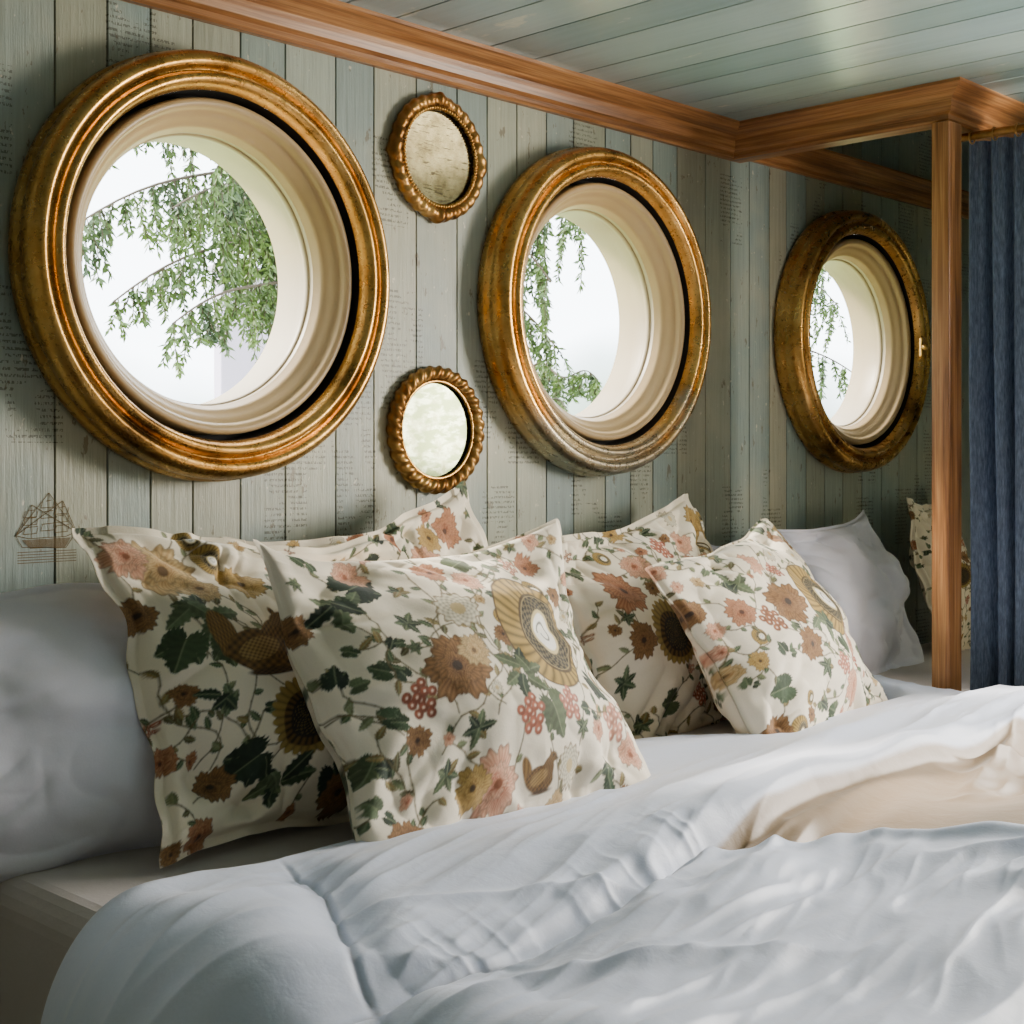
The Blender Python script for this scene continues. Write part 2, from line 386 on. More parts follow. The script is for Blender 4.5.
# ---------------------------------------------------------------- floral painting
def S(c): return np.array(lin(c))
class Canvas:
    def __init__(s,N,M,ax,az,seed,bg=(238,226,204)):
        s.N,s.M=N,M
        u=np.linspace(-1,1,N); v=np.linspace(-1,1,M)
        s.U,s.V=np.meshgrid(u*ax,v*az,indexing='ij')
        s.img=np.ones((N,M,3))*S(bg)
        s.img*= (1+.03*fbm(s.U*6,s.V*6,seed))[...,None]
        s.r=random.Random(seed); s.px=2*ax/N
        s.u0=ax;s.v0=az
    def win(s,x,y,R):
        i0=max(0,int((x-R+s.u0)/(2*s.u0)*s.N)); i1=min(s.N,int((x+R+s.u0)/(2*s.u0)*s.N)+2)
        j0=max(0,int((y-R+s.v0)/(2*s.v0)*s.M)); j1=min(s.M,int((y+R+s.v0)/(2*s.v0)*s.M)+2)
        if i1<=i0 or j1<=j0: return None
        sl=(slice(i0,i1),slice(j0,j1))
        return sl,s.U[sl]-x,s.V[sl]-y
    def put(s,sl,mask,col):
        m=np.clip(mask,0,1)[...,None]
        s.img[sl]=s.img[sl]*(1-m)+np.asarray(col)*m
    def aa(s,d): return np.clip(.5-d/(1.2*s.px),0,1)
    def leaf(s,x,y,L,W,ang,c1,c2=None,a=1.0):
        q=s.win(x,y,L*1.1)
        if q is None: return
        sl,X,Y=q; ca,sa=math.cos(ang),math.sin(ang)
        t=(X*ca+Y*sa)/L; n=-X*sa+Y*ca
        w=W*np.sqrt(np.clip(t,0,1))*np.clip(1-t,0,1)**.8*2.0*(1+.14*np.sin(t*34))
        d=np.abs(n)-w
        m=s.aa(d)*(t>0)*(t<1)*a
        sh=.75+.4*(n>0)+.25*np.sin(t*26-np.abs(n)/W*4)*.5
        s.put(sl,m,S(c1)*sh[...,None])
        s.put(sl,s.aa(np.abs(n)-s.px*.4)*m*.6,S(c2 or (150,160,122)))
    def maple(s,x,y,R,ang,c1,c2=None):
        for k in (-2,2,-1,1,0):
            s.leaf(x,y,R*(.95-.2*abs(k)),R*.40,ang+k*.72,c1,c2)
    def stroke(s,pts,w,c,a=.9):
        for (x0,y0),(x1,y1) in zip(pts[:-1],pts[1:]):
            L=math.hypot(x1-x0,y1-y0); q=s.win((x0+x1)/2,(y0+y1)/2,L/2+w*2)
            if q is None or L<1e-6: continue
            sl,X,Y=q; X=X+(x0+x1)/2; Y=Y+(y0+y1)/2
            t=np.clip(((X-x0)*(x1-x0)+(Y-y0)*(y1-y0))/L**2,0,1)
            d=np.hypot(X-x0-t*(x1-x0),Y-y0-t*(y1-y0))-w
            s.put(sl,s.aa(d)*a,S(c))
    def flower(s,x,y,R,c1,c2,cc,pet=5,ang=0,lay=3):
        for k in range(lay):
            r=R*(1-.25*k); ox=s.r.uniform(-.12,.12)*R; oy=s.r.uniform(-.12,.12)*R; q=s.win(x+ox,y+oy,r*1.15)
            if q is None: return
            sl,X,Y=q; th=np.arctan2(Y,X)+ang+k*.6; d=np.hypot(X,Y)
            rr=r*(.72+.28*np.abs(np.cos(pet*th/2))**.6)*(1+.07*np.sin(th*17)+.07*np.sin(th*3+x*30))
            t=d/rr
            veins=.5+.5*np.sin(th*pet*6+3*np.sin(t*3))
            f=np.clip(t**1.5*.8+.5*veins-.2,0,1)[...,None]
            col=S(c1)*(1-f)+S(c2)*f
            edge=np.clip((t-.86)*7,0,1)[...,None]
            col=col*(1-edge*.6)
            s.put(sl,s.aa(d-rr),col)
        q=s.win(x,y,R*.3); 
        if q: sl,X,Y=q; s.put(sl,s.aa(np.hypot(X,Y)-R*.15),S(cc))
    def lace(s,x,y,R,c=(226,216,190)):
        q=s.win(x,y,R*1.1)
        if q is None:return
        sl,X,Y=q; th=np.arctan2(Y,X); d=np.hypot(X,Y)
        rr=R*(.9+.1*np.cos(12*th)); t=d/R
        s.put(sl,s.aa(d-rr),S((130,108,74)))
        s.put(sl,s.aa(d-rr*.93),S(c)*(.72+.28*np.cos(12*th)*np.sin(t*26))[...,None])
        s.put(sl,s.aa(d-R*.3),S((188,166,120)))
    def sun(s,x,y,R,core=.50,outer=(158,130,66)):
        q=s.win(x,y,R*1.25)
        if q is None:return
        sl,X,Y=q; th=np.arctan2(Y,X); d=np.hypot(X,Y)
        rr=R*(.88+.10*np.abs(np.cos(13*th)))*(1+.10*np.cos(th-1.2))
        s.put(sl,s.aa(d-rr),S(outer)*(.5+.6*np.abs(np.cos(13*th))*(d/R))[...,None])
        s.put(sl,s.aa(d-R*core*1.35),S((96,70,30))*(.7+.5*np.cos(24*th))[...,None])
        s.put(sl,s.aa(d-R*core),S((36,28,22)))
        dots=(np.cos(d/R*60)*np.cos(th*18)>.35)
        s.put(sl,s.aa(d-R*core*.9)*dots*.6,S((120,100,50)))
    def shell(s,x,y,R):
        q=s.win(x,y,R*1.5)
        if q is None:return
        sl,X,Y=q; th=np.arctan2(Y,X)
        d=np.hypot(X*1.0,Y*.88); rr=R*(1+.16*np.cos(th-2.6))
        s.put(sl,s.aa(d-rr*1.03),S((84,62,28)))
        s.put(sl,s.aa(d-rr),S((168,138,70))*(.30+.8*np.abs(np.sin(th*15+d/R*6)))[...,None])
        dd=np.hypot(X-R*.08,Y*.95)
        s.put(sl,s.aa(dd-R*.76),S((76,58,30)))
        s.put(sl,s.aa(dd-R*.70),S((200,178,120)))
        k=(np.sin(th*22)*np.sin(dd/R*50)>.0)
        s.put(sl,s.aa(np.abs(dd-R*.55)-R*.14)*(.8+.2*k),S((38,32,22)))
        s.put(sl,s.aa(dd-R*.40),S((204,186,132)))
        s.put(sl,s.aa(dd-R*.34),S((240,236,226)))
        s.put(sl,s.aa(np.abs(dd-R*.16-R*.02*th)-R*.02),S((110,110,100)))
    def berries(s,x,y,R,c=(196,96,70),n=9):
        for k in range(n):
            a=k*2.4; rr=R*.8*math.sqrt(k/n)
            q=s.win(x+rr*math.cos(a),y+rr*math.sin(a),R*.35)
            if q is None: continue
            sl,X,Y=q; d=np.hypot(X,Y); s.put(sl,s.aa(d-R*.24),S(c)*(.6+.6*np.clip(1-np.hypot(X+R*.07,Y-R*.07)/(R*.25),0,1))[...,None])
            s.put(sl,s.aa(d-R*.06),S((240,214,190)))
    def bird(s,x,y,R,flip=1,c=(126,92,46)):
        def ell(cx,cy,a,b,ang,cc):
            q=s.win(x+cx*R*flip,y+cy*R,max(a,b)*R*1.15)
            if q is None:return
            sl,X,Y=q; X=X*flip; ca,sa=math.cos(ang),math.sin(ang)
            p=(X*ca+Y*sa)/(a*R); o=(-X*sa+Y*ca)/(b*R); d=(np.hypot(p,o)-1)*min(a,b)*R
            s.put(sl,s.aa(d),S(cc)*(.66+.45*(np.sin(p*22)*np.sin(o*16)))[...,None])
        ell(-.62,.30,.20,.48,.30,(150,112,58))
        ell(0,-.05,.64,.40,-.12,c); ell(.34,.16,.30,.40,-.35,c)
        ell(.58,.52,.24,.17,.1,c); ell(.80,.46,.10,.05,-.3,(90,66,36)); ell(.46,.70,.05,.10,.3,c)
        ell(-.05,.0,.40,.20,.25,(176,140,84)); ell(.1,-.42,.46,.07,.0,(92,66,36))
        ell(.62,.56,.035,.035,0,(20,16,12))
    def vine(s,x,y,ang,n=14,step=.035,curl=.25,w=None,c=(98,88,56),leaves=True,lc=(64,84,54)):
        pts=[(x,y)]; a=ang
        for k in range(n):
            a+=curl*math.sin(k*.7+x*9)+s.r.uniform(-.25,.25)
            x+=step*math.cos(a); y+=step*math.sin(a); pts.append((x,y))
            if leaves and k%3==1:
                s.leaf(x,y,s.r.uniform(.04,.085),.02,a+s.r.choice((-1,1))*s.r.uniform(.6,1.2),s.r.choice([lc,(118,124,88),(76,92,66),(140,118,72),(90,80,50)]))
        s.stroke(pts,w or s.px*.7,c)
        return x,y
RUST=((126,70,42),(190,134,96),(78,46,28)); CORAL=((172,104,78),(222,178,146),(136,80,50)); BEI=((160,122,74),(208,180,130),(98,72,40)); BRN=((90,58,32),(156,114,68),(54,38,24)); GLD=((134,102,46),(192,158,90),(70,50,24))
GREENS=[(46,62,44),(60,78,52),(92,106,76),(38,52,38),(78,90,60)]
def filler(C,n,existing):
    r=C.r
    placed=list(existing)
    k=0;tries=0
    while k<n and tries<n*80:
        tries+=1
        x=r.uniform(-.98,.98)*C.u0; y=r.uniform(-.98,.98)*C.v0; R=r.uniform(.045,.115)
        if any(math.hypot(x-a,y-b)<(R+c)*.93 for a,b,c in placed): continue
        placed.append((x,y,R)); k+=1
        t=r.random()
        if t<.22:
            p=r.choice([RUST,CORAL,BRN,BEI,GLD,BRN]); C.vine(x,y,r.uniform(0,6.3),8,.03); C.flower(x,y,R,*p,pet=r.choice([5,6,7]),ang=r.uniform(0,6))
        elif t<.48: 
            C.vine(x,y,r.uniform(0,6.3),7,.03); C.maple(x,y,R*1.1,r.uniform(0,6.3),r.choice(GREENS)); C.maple(x+R*.7,y-R*.5,R*.8,r.uniform(0,6.3),r.choice(GREENS))
        elif t<.57: C.vine(x,y,r.uniform(0,6.3),9,.03,leaves=True); C.berries(x,y,R*.8,r.choice([(176,96,72),(196,134,104),(130,82,50)]))
        elif t<.65: C.lace(x,y,R*.8)
        elif t<.71: C.shell(x,y,R*.9)
        elif t<.88:
            a0=r.uniform(0,6)
            for j in range(6): C.leaf(x,y,R*r.uniform(.7,1.1),R*.28,a0+j*1.05,r.choice(GREENS+[(122,102,56)]))
        else:
            C.vine(x,y,r.uniform(0,6.3),12,.03)
            C.flower(x,y,R*.6,*r.choice([CORAL,BEI,RUST]),pet=5,lay=2)
def paint(C,motifs,fill):
    r=C.r; ex=[]
    for k in range(22):
        C.vine(r.uniform(-.9,.9)*C.u0,r.uniform(-1,.3)*C.v0,r.uniform(.4,2.6),20,.045,.3)
    for m in motifs:
        t,x,y,R=m[:4]; ex.append((x,y,R*.85))
    filler(C,fill,ex)
    for m in motifs:
        t,x,y,R=m[:4]; o=m[4] if len(m)>4 else None
        if t=='shell': C.shell(x,y,R)
        elif t=='sun': C.sun(x,y,R)
        elif t=='lace': C.lace(x,y,R)
        elif t=='fl': C.flower(x,y,R,*o,pet=6,ang=x*7)
        elif t=='maple': C.maple(x,y,R,o if o is not None else 1.5,r.choice(GREENS))
        elif t=='lv':
            for k in range(7): C.leaf(x+r.uniform(-.3,.3)*R,y+r.uniform(-.3,.3)*R,R*r.uniform(.6,1.0),R*.26,k*.9+r.uniform(-.2,.2),r.choice(GREENS))
        elif t=='ber': C.berries(x,y,R,o or (176,98,72),12)
        elif t=='bird': C.bird(x,y,R,o or 1)
# ---------------------------------------------------------------- pillows
def pillow(name,loc,yaw,lean,roll,w,h,T,mat,motifs=None,fill=0,seed=1,N=350,flange=.008,wr=1.0,sag=.0,ears=.07,ruf=.002,slump=.02,pw=.44):
    Mv=int(N*h/w)
    a=w/2;b=h/2
    e=1+flange/a
    u=np.linspace(-e,e,N); v=np.linspace(-e,e,Mv)
    U,V=np.meshgrid(u,v,indexing='ij')
    uc=np.clip(U,-1,1); vc=np.clip(V,-1,1)
    def shape(U,V,uc,vc,side):
        X=a*U*(1-ears*(1-vc**2)); Z=b*V*(1-ears*(1-uc**2))
        X=X+.010*vnoise(V*2.6,U*0+2,seed+60)*np.abs(uc); Z=Z+.010*vnoise(U*2.6,V*0+7,seed+61)*np.abs(vc)
        Z=Z-slump*np.clip(vc,0,1)**2*(1-uc**2)
        d=np.clip((1-np.abs(uc)**2.2),0,1)*np.clip((1-np.abs(vc)**2.2),0,1)
        t=T/2*d**pw
        t=t*(1-.20*vc)
        n1=fbm(U*1.4+seed,V*1.4,seed,2)
        wv=soft(vnoise(U*5.5+fbm(U*2,V*2,seed+3,2)*.8,V*1.1,seed+9),.004)*np.abs(vc)**2
        wu=soft(vnoise(U*1.1,V*5.5+fbm(U*2,V*2,seed+5,2)*.8,seed+13),.004)*np.abs(uc)**2
        cd=soft(vnoise((U+V)*3.6+n1*.4,(U-V)*.8,seed+23),.006)*np.clip(-(uc*vc)*2.2,0,1)+soft(vnoise((U-V)*3.6+n1*.4,(U+V)*.8,seed+29),.006)*np.clip(uc*vc*2.2,0,1)
        big=soft(vnoise(U*1.3+n1*.3+3,V*2.3+n1*.3,seed+37),.01)
        inside=np.clip(d*5,0,1)
        t=t+inside*wr*(.012*n1-.022*wv-.022*wu-.022*cd-.018*(big-.5)+.0018*fbm(U*6,V*6,seed+31,2))
        t=np.maximum(t,.0)
        fl=1-np.clip(d*14,0,1)
        ruffle=fl*ruf*(np.sin(U*17+3*vnoise(U*3,V*3,seed))*(np.abs(vc)>.9)+np.sin(V*15+seed)*(np.abs(uc)>.9)) 
        Y=-side*t-side*.0008+ruffle
        Y=Y+sag*(U**2*.5+V**2*.5)
        Y=Y+.016*fbm(U*.9+5,V*.9,seed+40,2)
        Y=Y+.035*np.clip(vc,0,1)**3*np.abs(uc)**3*math.sin(seed*1.7)
        return np.stack([X,Y,Z+b],-1)
    P=shape(U,V,uc,vc,1)
    Pb=shape(U[::3,::3],V[::3,::3],uc[::3,::3],vc[::3,::3],-1)
    R=Matrix.Rotation(yaw,4,'Z')@Matrix.Rotation(-lean,4,'X')@Matrix.Rotation(roll,4,'Y')
    par=bpy.data.objects.new(name,None); par.location=loc; par.rotation_euler=R.to_euler(); par.empty_display_size=.05; link(par)
    if motifs is not None:
        C=Canvas(N,Mv,e,e*h/w,seed); paint(C,motifs,fill)
        cols=C.img
    else: cols=np.ones((N,Mv,3))*.8
    grid_obj('cover_front',P,mat,par,cols)
    grid_obj('cover_back',Pb[::-1],mat,par,cols[::3,::3][::-1].copy())
    return par
BZ=H-.585
rad=math.radians
mot_front=[('shell',.34,.10,.31),('lv',-.02,-.10,.17),('maple',.08,-.30,.20,-1.2),('maple',.62,-.18,.16,-1.0),('fl',-.42,-.02,.18,BRN),('fl',-.28,.04,.10,BEI),('ber',-.64,-.12,.10,(150,80,54)),('ber',-.08,-.34,.11),
  ('fl',-.30,-.60,.15,CORAL),('fl',-.45,-.58,.10,GLD),('ber',.24,-.32,.10,(196,124,102)),('lace',-.22,.30,.13),('lace',.2,-.60,.10),('maple',-.66,.56,.22,.3),('lv',-.78,.46,.18),('fl',-.55,.68,.10,CORAL),('fl',.0,.50,.09,CORAL),('fl',-.15,.60,.09,RUST),('ber',.68,-.42,.11,(206,144,118)),('fl',.82,-.58,.10,CORAL),('maple',.05,.64,.14,.4),('fl',.66,.58,.09,RUST),('lv',.55,-.66,.12),('bird',-.02,-.62,.14,1)]
mot_A=[('fl',-.74,.58,.19,BEI),('fl',-.9,.66,.12,CORAL),('fl',-.62,.46,.10,BEI),('lv',-.72,.32,.20),('maple',-.82,.16,.2,4.2),('maple',-.64,.12,.16,4.8),('fl',-.34,.50,.13,GLD),('bird',-.44,.06,.32,1),('sun',-.28,-.36,.22),
  ('maple',-.54,-.50,.20,3.6),('lv',-.42,-.64,.18),('maple',-.12,-.64,.18,5.4),('fl',.10,.26,.12,BRN),('fl',-.05,-.74,.11,BRN),('fl',.28,.05,.12,RUST),('ber',.1,.54,.1),('fl',.3,.62,.12,CORAL),('lv',-.72,-.2,.13),('fl',.6,.58,.12,RUST),('fl',-.75,-.58,.1,BRN),('fl',.0,.66,.1,RUST)]
mot_B=[('ber',-.2,.3,.12),('fl',.3,.5,.16,CORAL),('fl',.1,.1,.14,BRN),('lv',.6,.2,.18),('fl',.7,.66,.15,RUST),('maple',-.4,.6,.18,1),('fl',-.1,.66,.13,CORAL),('lace',.45,-.1,.1),('fl',-.6,.4,.14,RUST),('fl',.45,.66,.12,GLD),('lv',.1,.64,.12)]
mot_C=[('sun',-.30,-.10,.27),('fl',-.56,.33,.20,RUST),('fl',.0,.26,.15,BRN),('fl',-.25,.50,.12,CORAL),('ber',.12,.58,.13),('fl',.42,.56,.12,CORAL),('lv',.3,-.5,.14),('fl',-.70,-.05,.14,BRN),('ber',-.2,-.60,.1),('fl',.62,.3,.12,CORAL),('fl',.82,.66,.14,GLD),('lv',-.8,.56,.14),('fl',.1,-.70,.12,BRN),('fl',.6,-.2,.1,RUST),('maple',-.5,-.55,.16,3),('bird',-.02,.02,.15,-1)]
mot_D=[('shell',.34,.10,.29),('fl',-.22,.22,.20,BRN),('ber',-.50,.16,.13,(150,92,56)),('lv',.02,-.04,.18),('maple',.16,-.24,.18,-1.4),('fl',.42,-.30,.10,CORAL),('fl',-.30,-.14,.13,BRN),('fl',.1,-.58,.15,CORAL),('fl',-.2,.62,.12,CORAL),('lv',-.55,.52,.16),('ber',.35,-.44,.1),('ber',-.05,-.4,.1,(190,120,96)),('maple',-.7,-.3,.17,3),('lv',.7,-.4,.14),('fl',-.7,.3,.12,RUST),('ber',.0,.48,.09),('lace',.15,.62,.08),('lv',-.3,-.64,.15)]
pillow('floral_pillow',(1.630,-.665,BZ-.014),rad(1),rad(31),rad(-1),.68,.53,.24,m_floral,mot_front,54,3,ears=.09,wr=1.0,slump=.01)
pillow('floral_pillow',(1.40,-.47,BZ+.01),rad(3),rad(26),rad(4),.62,.51,.20,m_floral,mot_A,54,5,ears=.08,flange=.018,ruf=.005,wr=1.2)
pillow('floral_pillow',(1.79,-.27,BZ-.010),rad(2),rad(14),rad(-8),.60,.51,.17,m_floral,mot_B,54,8,ears=.08,flange=.018,ruf=.005,wr=1.2)
pillow('floral_pillow',(2.53,-.36,BZ-.02),rad(0),rad(22),rad(-9),.62,.52,.19,m_floral,mot_C,54,12,ears=.08,flange=.018,ruf=.005,wr=1.2)
pillow('floral_pillow',(2.640,-.62,BZ-.026),rad(7),rad(31),rad(-8),.61,.51,.22,m_floral,mot_D,54,15,ears=.09,wr=1.0,slump=.01)
pillow('white_pillow',(1.08,-.34,BZ-.01),rad(-4),rad(28),rad(2),.70,.47,.24,m_white,None,0,21,N=260,flange=.004,ears=.05,wr=.9)
pillow('white_pillow',(3.44,-.25,BZ-.02),rad(4),rad(18),rad(-3),.62,.47,.19,m_white,None,0,27,N=220,flange=.012,ears=.06,wr=1.4)
pillow('white_pillow',(2.96,-.13,BZ-.02),rad(0),rad(10),rad(2),.46,.42,.14,m_white,None,0,33,N=180,flange=.01,ears=.06,wr=1.3)
pillow('floral_pillow',(4.07,-.22,BZ+.0),rad(4),rad(18),rad(-3),.32,.48,.15,m_floral,mot_C,54,18,N=240,ears=.08,flange=.015,ruf=.004)

# ---------------------------------------------------------------- bed
bed=empty('bed')
m_base=mat_cloth('valance_green',(72,82,74))
XL=.90
box('bed_base',(XL+.02,-2.12,.05),(XM-.06,-.03,.36),m_base,bed,.015)
box('mattress',(XL,-2.14,.36),(XM-.045,-.02,BZ+.005),m_sheet,bed,.045,5)
box('alcove_base',(XM-.06,-.565,.05),(XE-.05,-.03,.36),m_base,bed,.015)
box('alcove_mattress',(XM-.10,-.575,.36),(XE-.03,-.02,BZ+.004),m_sheet,bed,.03,5)
for i,(lx,ly) in enumerate(((XL+.1,-2.05),(XL+.1,-.1),(XM-.12,-2.05),(XM-.12,-.1))):
    box('leg_%d'%(i+1),(lx-.03,ly-.03,0),(lx+.03,ly+.03,.06),m_woodz,bed,.004)

# duvet
NA,NB=940,760
a_=np.linspace(.44,3.07,NA); b_=np.linspace(-2.2,-.40,NB)
A,B=np.meshgrid(a_,b_,indexing='ij')
pull=.19*smooth01((2.10-A)/.2)+.02*smooth01((1.0-A)/.25)+.19*smooth01((A-2.2)/.2)*(1-smooth01((A-2.95)/.1))
tt=(B-(-2.2))/(1.8)
Bw=-2.2+tt*(1.8-pull)+.012*vnoise(A*4,A*0+3,4)*tt**6
def poly_sd(X,Y,poly):
    inside=np.zeros(X.shape,bool); d=np.full(X.shape,9.)
    n=len(poly)
    for i in range(n):
        x0,y0=poly[i];x1,y1=poly[(i+1)%n]
        L2=(x1-x0)**2+(y1-y0)**2
        t=np.clip(((X-x0)*(x1-x0)+(Y-y0)*(y1-y0))/L2,0,1)
        d=np.minimum(d,np.hypot(X-x0-t*(x1-x0),Y-y0-t*(y1-y0)))
        c=((y0>Y)!=(y1>Y))&(X<(x1-x0)*(Y-y0)/((y1-y0)+1e-12)+x0); inside^=c
    return np.where(inside,-d,d)
wx=.05*fbm(A*1.5,Bw*1.5,71,2); wy=.045*fbm(A*1.5+9,Bw*1.5,77,2)
X1=A+wx; Y1=Bw+wy
phi=Y1-.16*(X1-1.2)
f0=fbm(A*1.5,Bw*2.4,61,2)
def fold(u_,v_,seed,e=.004): return soft(vnoise(u_,v_,seed),e)
def rot(a_): 
    c,s=math.cos(a_),math.sin(a_); return X1*c+Y1*s,-X1*s+Y1*c
f1=fold(X1*1.0,phi*4.6,81,.012)
f2=fold(X1*1.6+7,phi*9.5-.8*X1,83,.004)
r1,s1=rot(.32); r2,s2=rot(-.42); r3,s3=rot(.08)
f3=fold(r1*2.2+3,s1*17,85,.002)
f4=fold(r2*2.6+11,s2*15,86,.002)
f5=fold(r3*3.4+5,s3*28,89,.004)
f6=fold(r1*8+5,s1*44,93,.01)
amt=.5+.5*smooth01((-.95-Bw)/.2)
mod=.5+.5*smooth01(.5+vnoise(A*1.6,Bw*1.6,90))
m3=smooth01(.5+1.4*vnoise(A*2.0+4,Bw*2.6,92)); m4=smooth01(.4+1.5*vnoise(A*2.2+14,Bw*2.6+2,95)); m5=smooth01(.6+1.2*vnoise(A*2.6+24,Bw*3+2,96))
hgt=.062+.028*f0+amt*mod*(.062*(f1-.6)+.036*(f2-.6))+amt*(m3*.024*(f3-.6)+m4*.022*(f4-.6)+m5*.012*(f5-.6)+m5*.004*f6)
hgt+= .040*np.exp(-((Bw+.96)/.12)**2)*(.65+.35*np.sin(A*4.2+.6))
d1=np.abs((Bw+1.10)-.06*(A-1.3)-.012*np.sin(A*9))
k=smooth01((1.75-A)/.2)
hgt+= k*(-.008*np.exp(-(d1/.006)**2)-.040*np.exp(-(d1/.05)**2))
d2=np.abs((A-1.16)-.55*(Bw+.66)*.9-.01*np.sin(Bw*14)); k2=smooth01((-.60-Bw)/.1)
hgt+= k2*(-.006*np.exp(-(d2/.005)**2)-.024*np.exp(-(d2/.045)**2))
g1=fold(A*34+2*vnoise(A*5,Bw*5,15),Bw*3,97,.02)*np.exp(-(d1/.07)**2)*k
g2=fold(A*3,Bw*34+2*vnoise(A*5,Bw*5,16),98,.02)*np.exp(-(d2/.07)**2)*k2
hgt+=.006*g1+.006*g2
poly=[(1.46,-1.085),(1.9,-1.03),(2.44,-1.06),(3.1,-1.08),(3.1,-2.0),(2.35,-2.0),(1.92,-1.47),(1.74,-1.20)]
sd=poly_sd(A+wx*.3,Bw+wy*.3,poly)
ins=smooth01(.5-sd/.03)
hgt-= .028*ins
hgt+= .010*np.exp(-((sd-.03)/.018)**2)
hgt=.004+np.log1p(np.exp((hgt-.004)*120))/120
near=smooth01((Bw+.80)/.14); hgt=hgt*(1-.38*near)
lip=np.clip((tt-.95)/.05,0,1); hgt*= np.sqrt(np.clip(1-lip**2,0,1))*.96+.04
base=BZ+.008
x0=.98; r0=.13
q=np.clip(x0-A,0,None); th=np.clip(q/r0,0,math.pi/2); rest=np.clip(q-r0*math.pi/2,0,None)
PX=np.where(A<x0,x0-r0*np.sin(th),A); PZ=np.where(A<x0,base-r0*(1-np.cos(th))-rest,base)
nx=-np.sin(th); nz=np.cos(th)
hh=hgt+.045*np.sin(th)*smooth01((-.60-Bw)/.15)
P=np.stack([PX+nx*hh,Bw,PZ+nz*hh],-1)
cd=np.ones((NA,NB,3))*S((210,217,237))
beige=S((138,108,66))
mm=smooth01(.5-(sd-.004)/.006)[...,None]
cd=cd*(1-mm)+beige*mm
st=(np.exp(-(d2/.0035)**2)*k2+np.exp(-(d1/.0035)**2)*k)*.35
cd*= (1-np.clip(st,0,.4))[...,None]
grid_obj('duvet',P,m_duvet,None,cd)

# ---------------------------------------------------------------- curtain + rod
cur=empty('curtain')
ny,nz_=260,60
yy=np.linspace(-.605,-1.15,ny); zz=np.linspace(.30,H+.785,nz_)
Y,Z=np.meshgrid(yy,zz,indexing='ij')
tz=(Z-.3)/(H+.5)
ph=(Y+.60)*2*math.pi/.058+.8*np.sin(Z*1.7)+.6*vnoise(Y*8,Z*1.2,3)
X=3.29+ (.026+.010*vnoise(Y*6,Z*1.5,6))*np.sin(ph)*(.55+.45*np.clip(1.1-tz,0,1))+.008*np.sin(ph*2.1)
pin=np.exp(-((Z-(H+.74))/.02)**2); X=X+.004*pin*np.sin(ph*3)
P=np.stack([X,Y+.010*np.cos(ph*.5)*(1-tz),Z],-1)
grid_obj('drape',P,m_curt,cur)
rod=empty('curtain_rod')
def cyl(name,p0,p1,r,mat,par,n=24):
    p0=Vector(p0);p1=Vector(p1);d=(p1-p0); L=d.length; rot=d.to_track_quat('Z','Y').to_matrix()
    V=[];F=[]
    for k in range(n):
        t=2*math.pi*k/n
        for z in (0,L): V.append(p0+rot@Vector((r*math.cos(t),r*math.sin(t),z)))
    for k in range(n): F.append((2*k,2*((k+1)%n),2*((k+1)%n)+1,2*k+1))
    F.append(tuple(2*k for k in range(n))); F.append(tuple(2*k+1 for k in range(n)))
    return mesh_obj(name,V,F,mat,par,False)
cyl('pole',(3.235,-.60,H+.787),(3.235,-2.6,H+.787),.010,m_bronze,rod)
bm=bmesh.new(); bmesh.ops.create_uvsphere(bm,u_segments=20,v_segments=12,radius=.015)
me=bpy.data.meshes.new('finial'); bm.to_mesh(me); bm.free(); me.materials.append(m_bronze); o=bpy.data.objects.new('finial',me); o.location=(3.235,-.59,H+.787); link(o,rod)
for k in range(9):
    o=torus_mod('ring_%d'%(k+1),.015,.0022,rod,lambda t,p,r,R:(r,R),m_bronze,nu=28,nv=8)
    o.location=(3.235,-.63-.058*k,H+.784)

# ---------------------------------------------------------------- outside
r=random.Random(4)
tv=[];tf=[];lv=[];lf=[]
def tube(p0,p1,r0,r1):
    d=(p1-p0).normalized(); a=d.orthogonal().normalized(); b=d.cross(a); k=len(tv)
    for P_,R_ in ((p0,r0),(p1,r1)):
        for j in range(5):
            t=2*math.pi*j/5; tv.append(P_+a*R_*math.cos(t)+b*R_*math.sin(t))
    for j in range(5): tf.append((k+j,k+(j+1)%5,k+5+(j+1)%5,k+5+j))
def needle(p,d,l,w):
    s=d.cross(Vector((r.uniform(-1,1),r.uniform(-1,1),r.uniform(-1,1)))).normalized()*w
    k=len(lv); lv.extend([p-s*.3,p+d*l*.5-s,p+d*l,p+d*l*.5+s]); lf.append((k,k+1,k+2,k+3))
def twig(p,L,dirx):
    d=Vector((dirx*.5+r.uniform(-.4,.4),r.uniform(-.25,.25),-1)).normalized(); n=max(3,int(L/.035)); q=p.copy()
    for i in range(n):
        d=(d+Vector((r.uniform(-.15,.15),r.uniform(-.12,.12),-.1))).normalized(); q2=q+d*.035
        tube(q,q2,.0018,.0014)
        for j in range(9):
            nd=(d*.7+Vector((r.uniform(-1,1),r.uniform(-1,1),r.uniform(-.6,.4)))*.9).normalized()
            needle(q+(q2-q)*r.random(),nd,r.uniform(.018,.042),.0055)
        q=q2
def branch(p0,p1,sag,dens,Lr,r0=.012,t0=0):
    p0=Vector(p0);p1=Vector(p1);n=22;prev=p0
    for i in range(1,n+1):
        t=i/n; P_=p0.lerp(p1,t)+Vector((0,0,-sag*(t**2)+.03*math.sin(t*9))); tube(prev,P_,r0*(1-.8*t)+.001,r0*(1-.8*(t+.04))+.001)
        if t>t0:
            for k in range(dens):
                if r.random()<.8: twig(prev.lerp(P_,r.random()),r.uniform(*Lr)*(.5+.7*math.sin(math.pi*min(t+.1,1))),r.uniform(-1,1))
        prev=P_
tree=empty('conifer_tree')
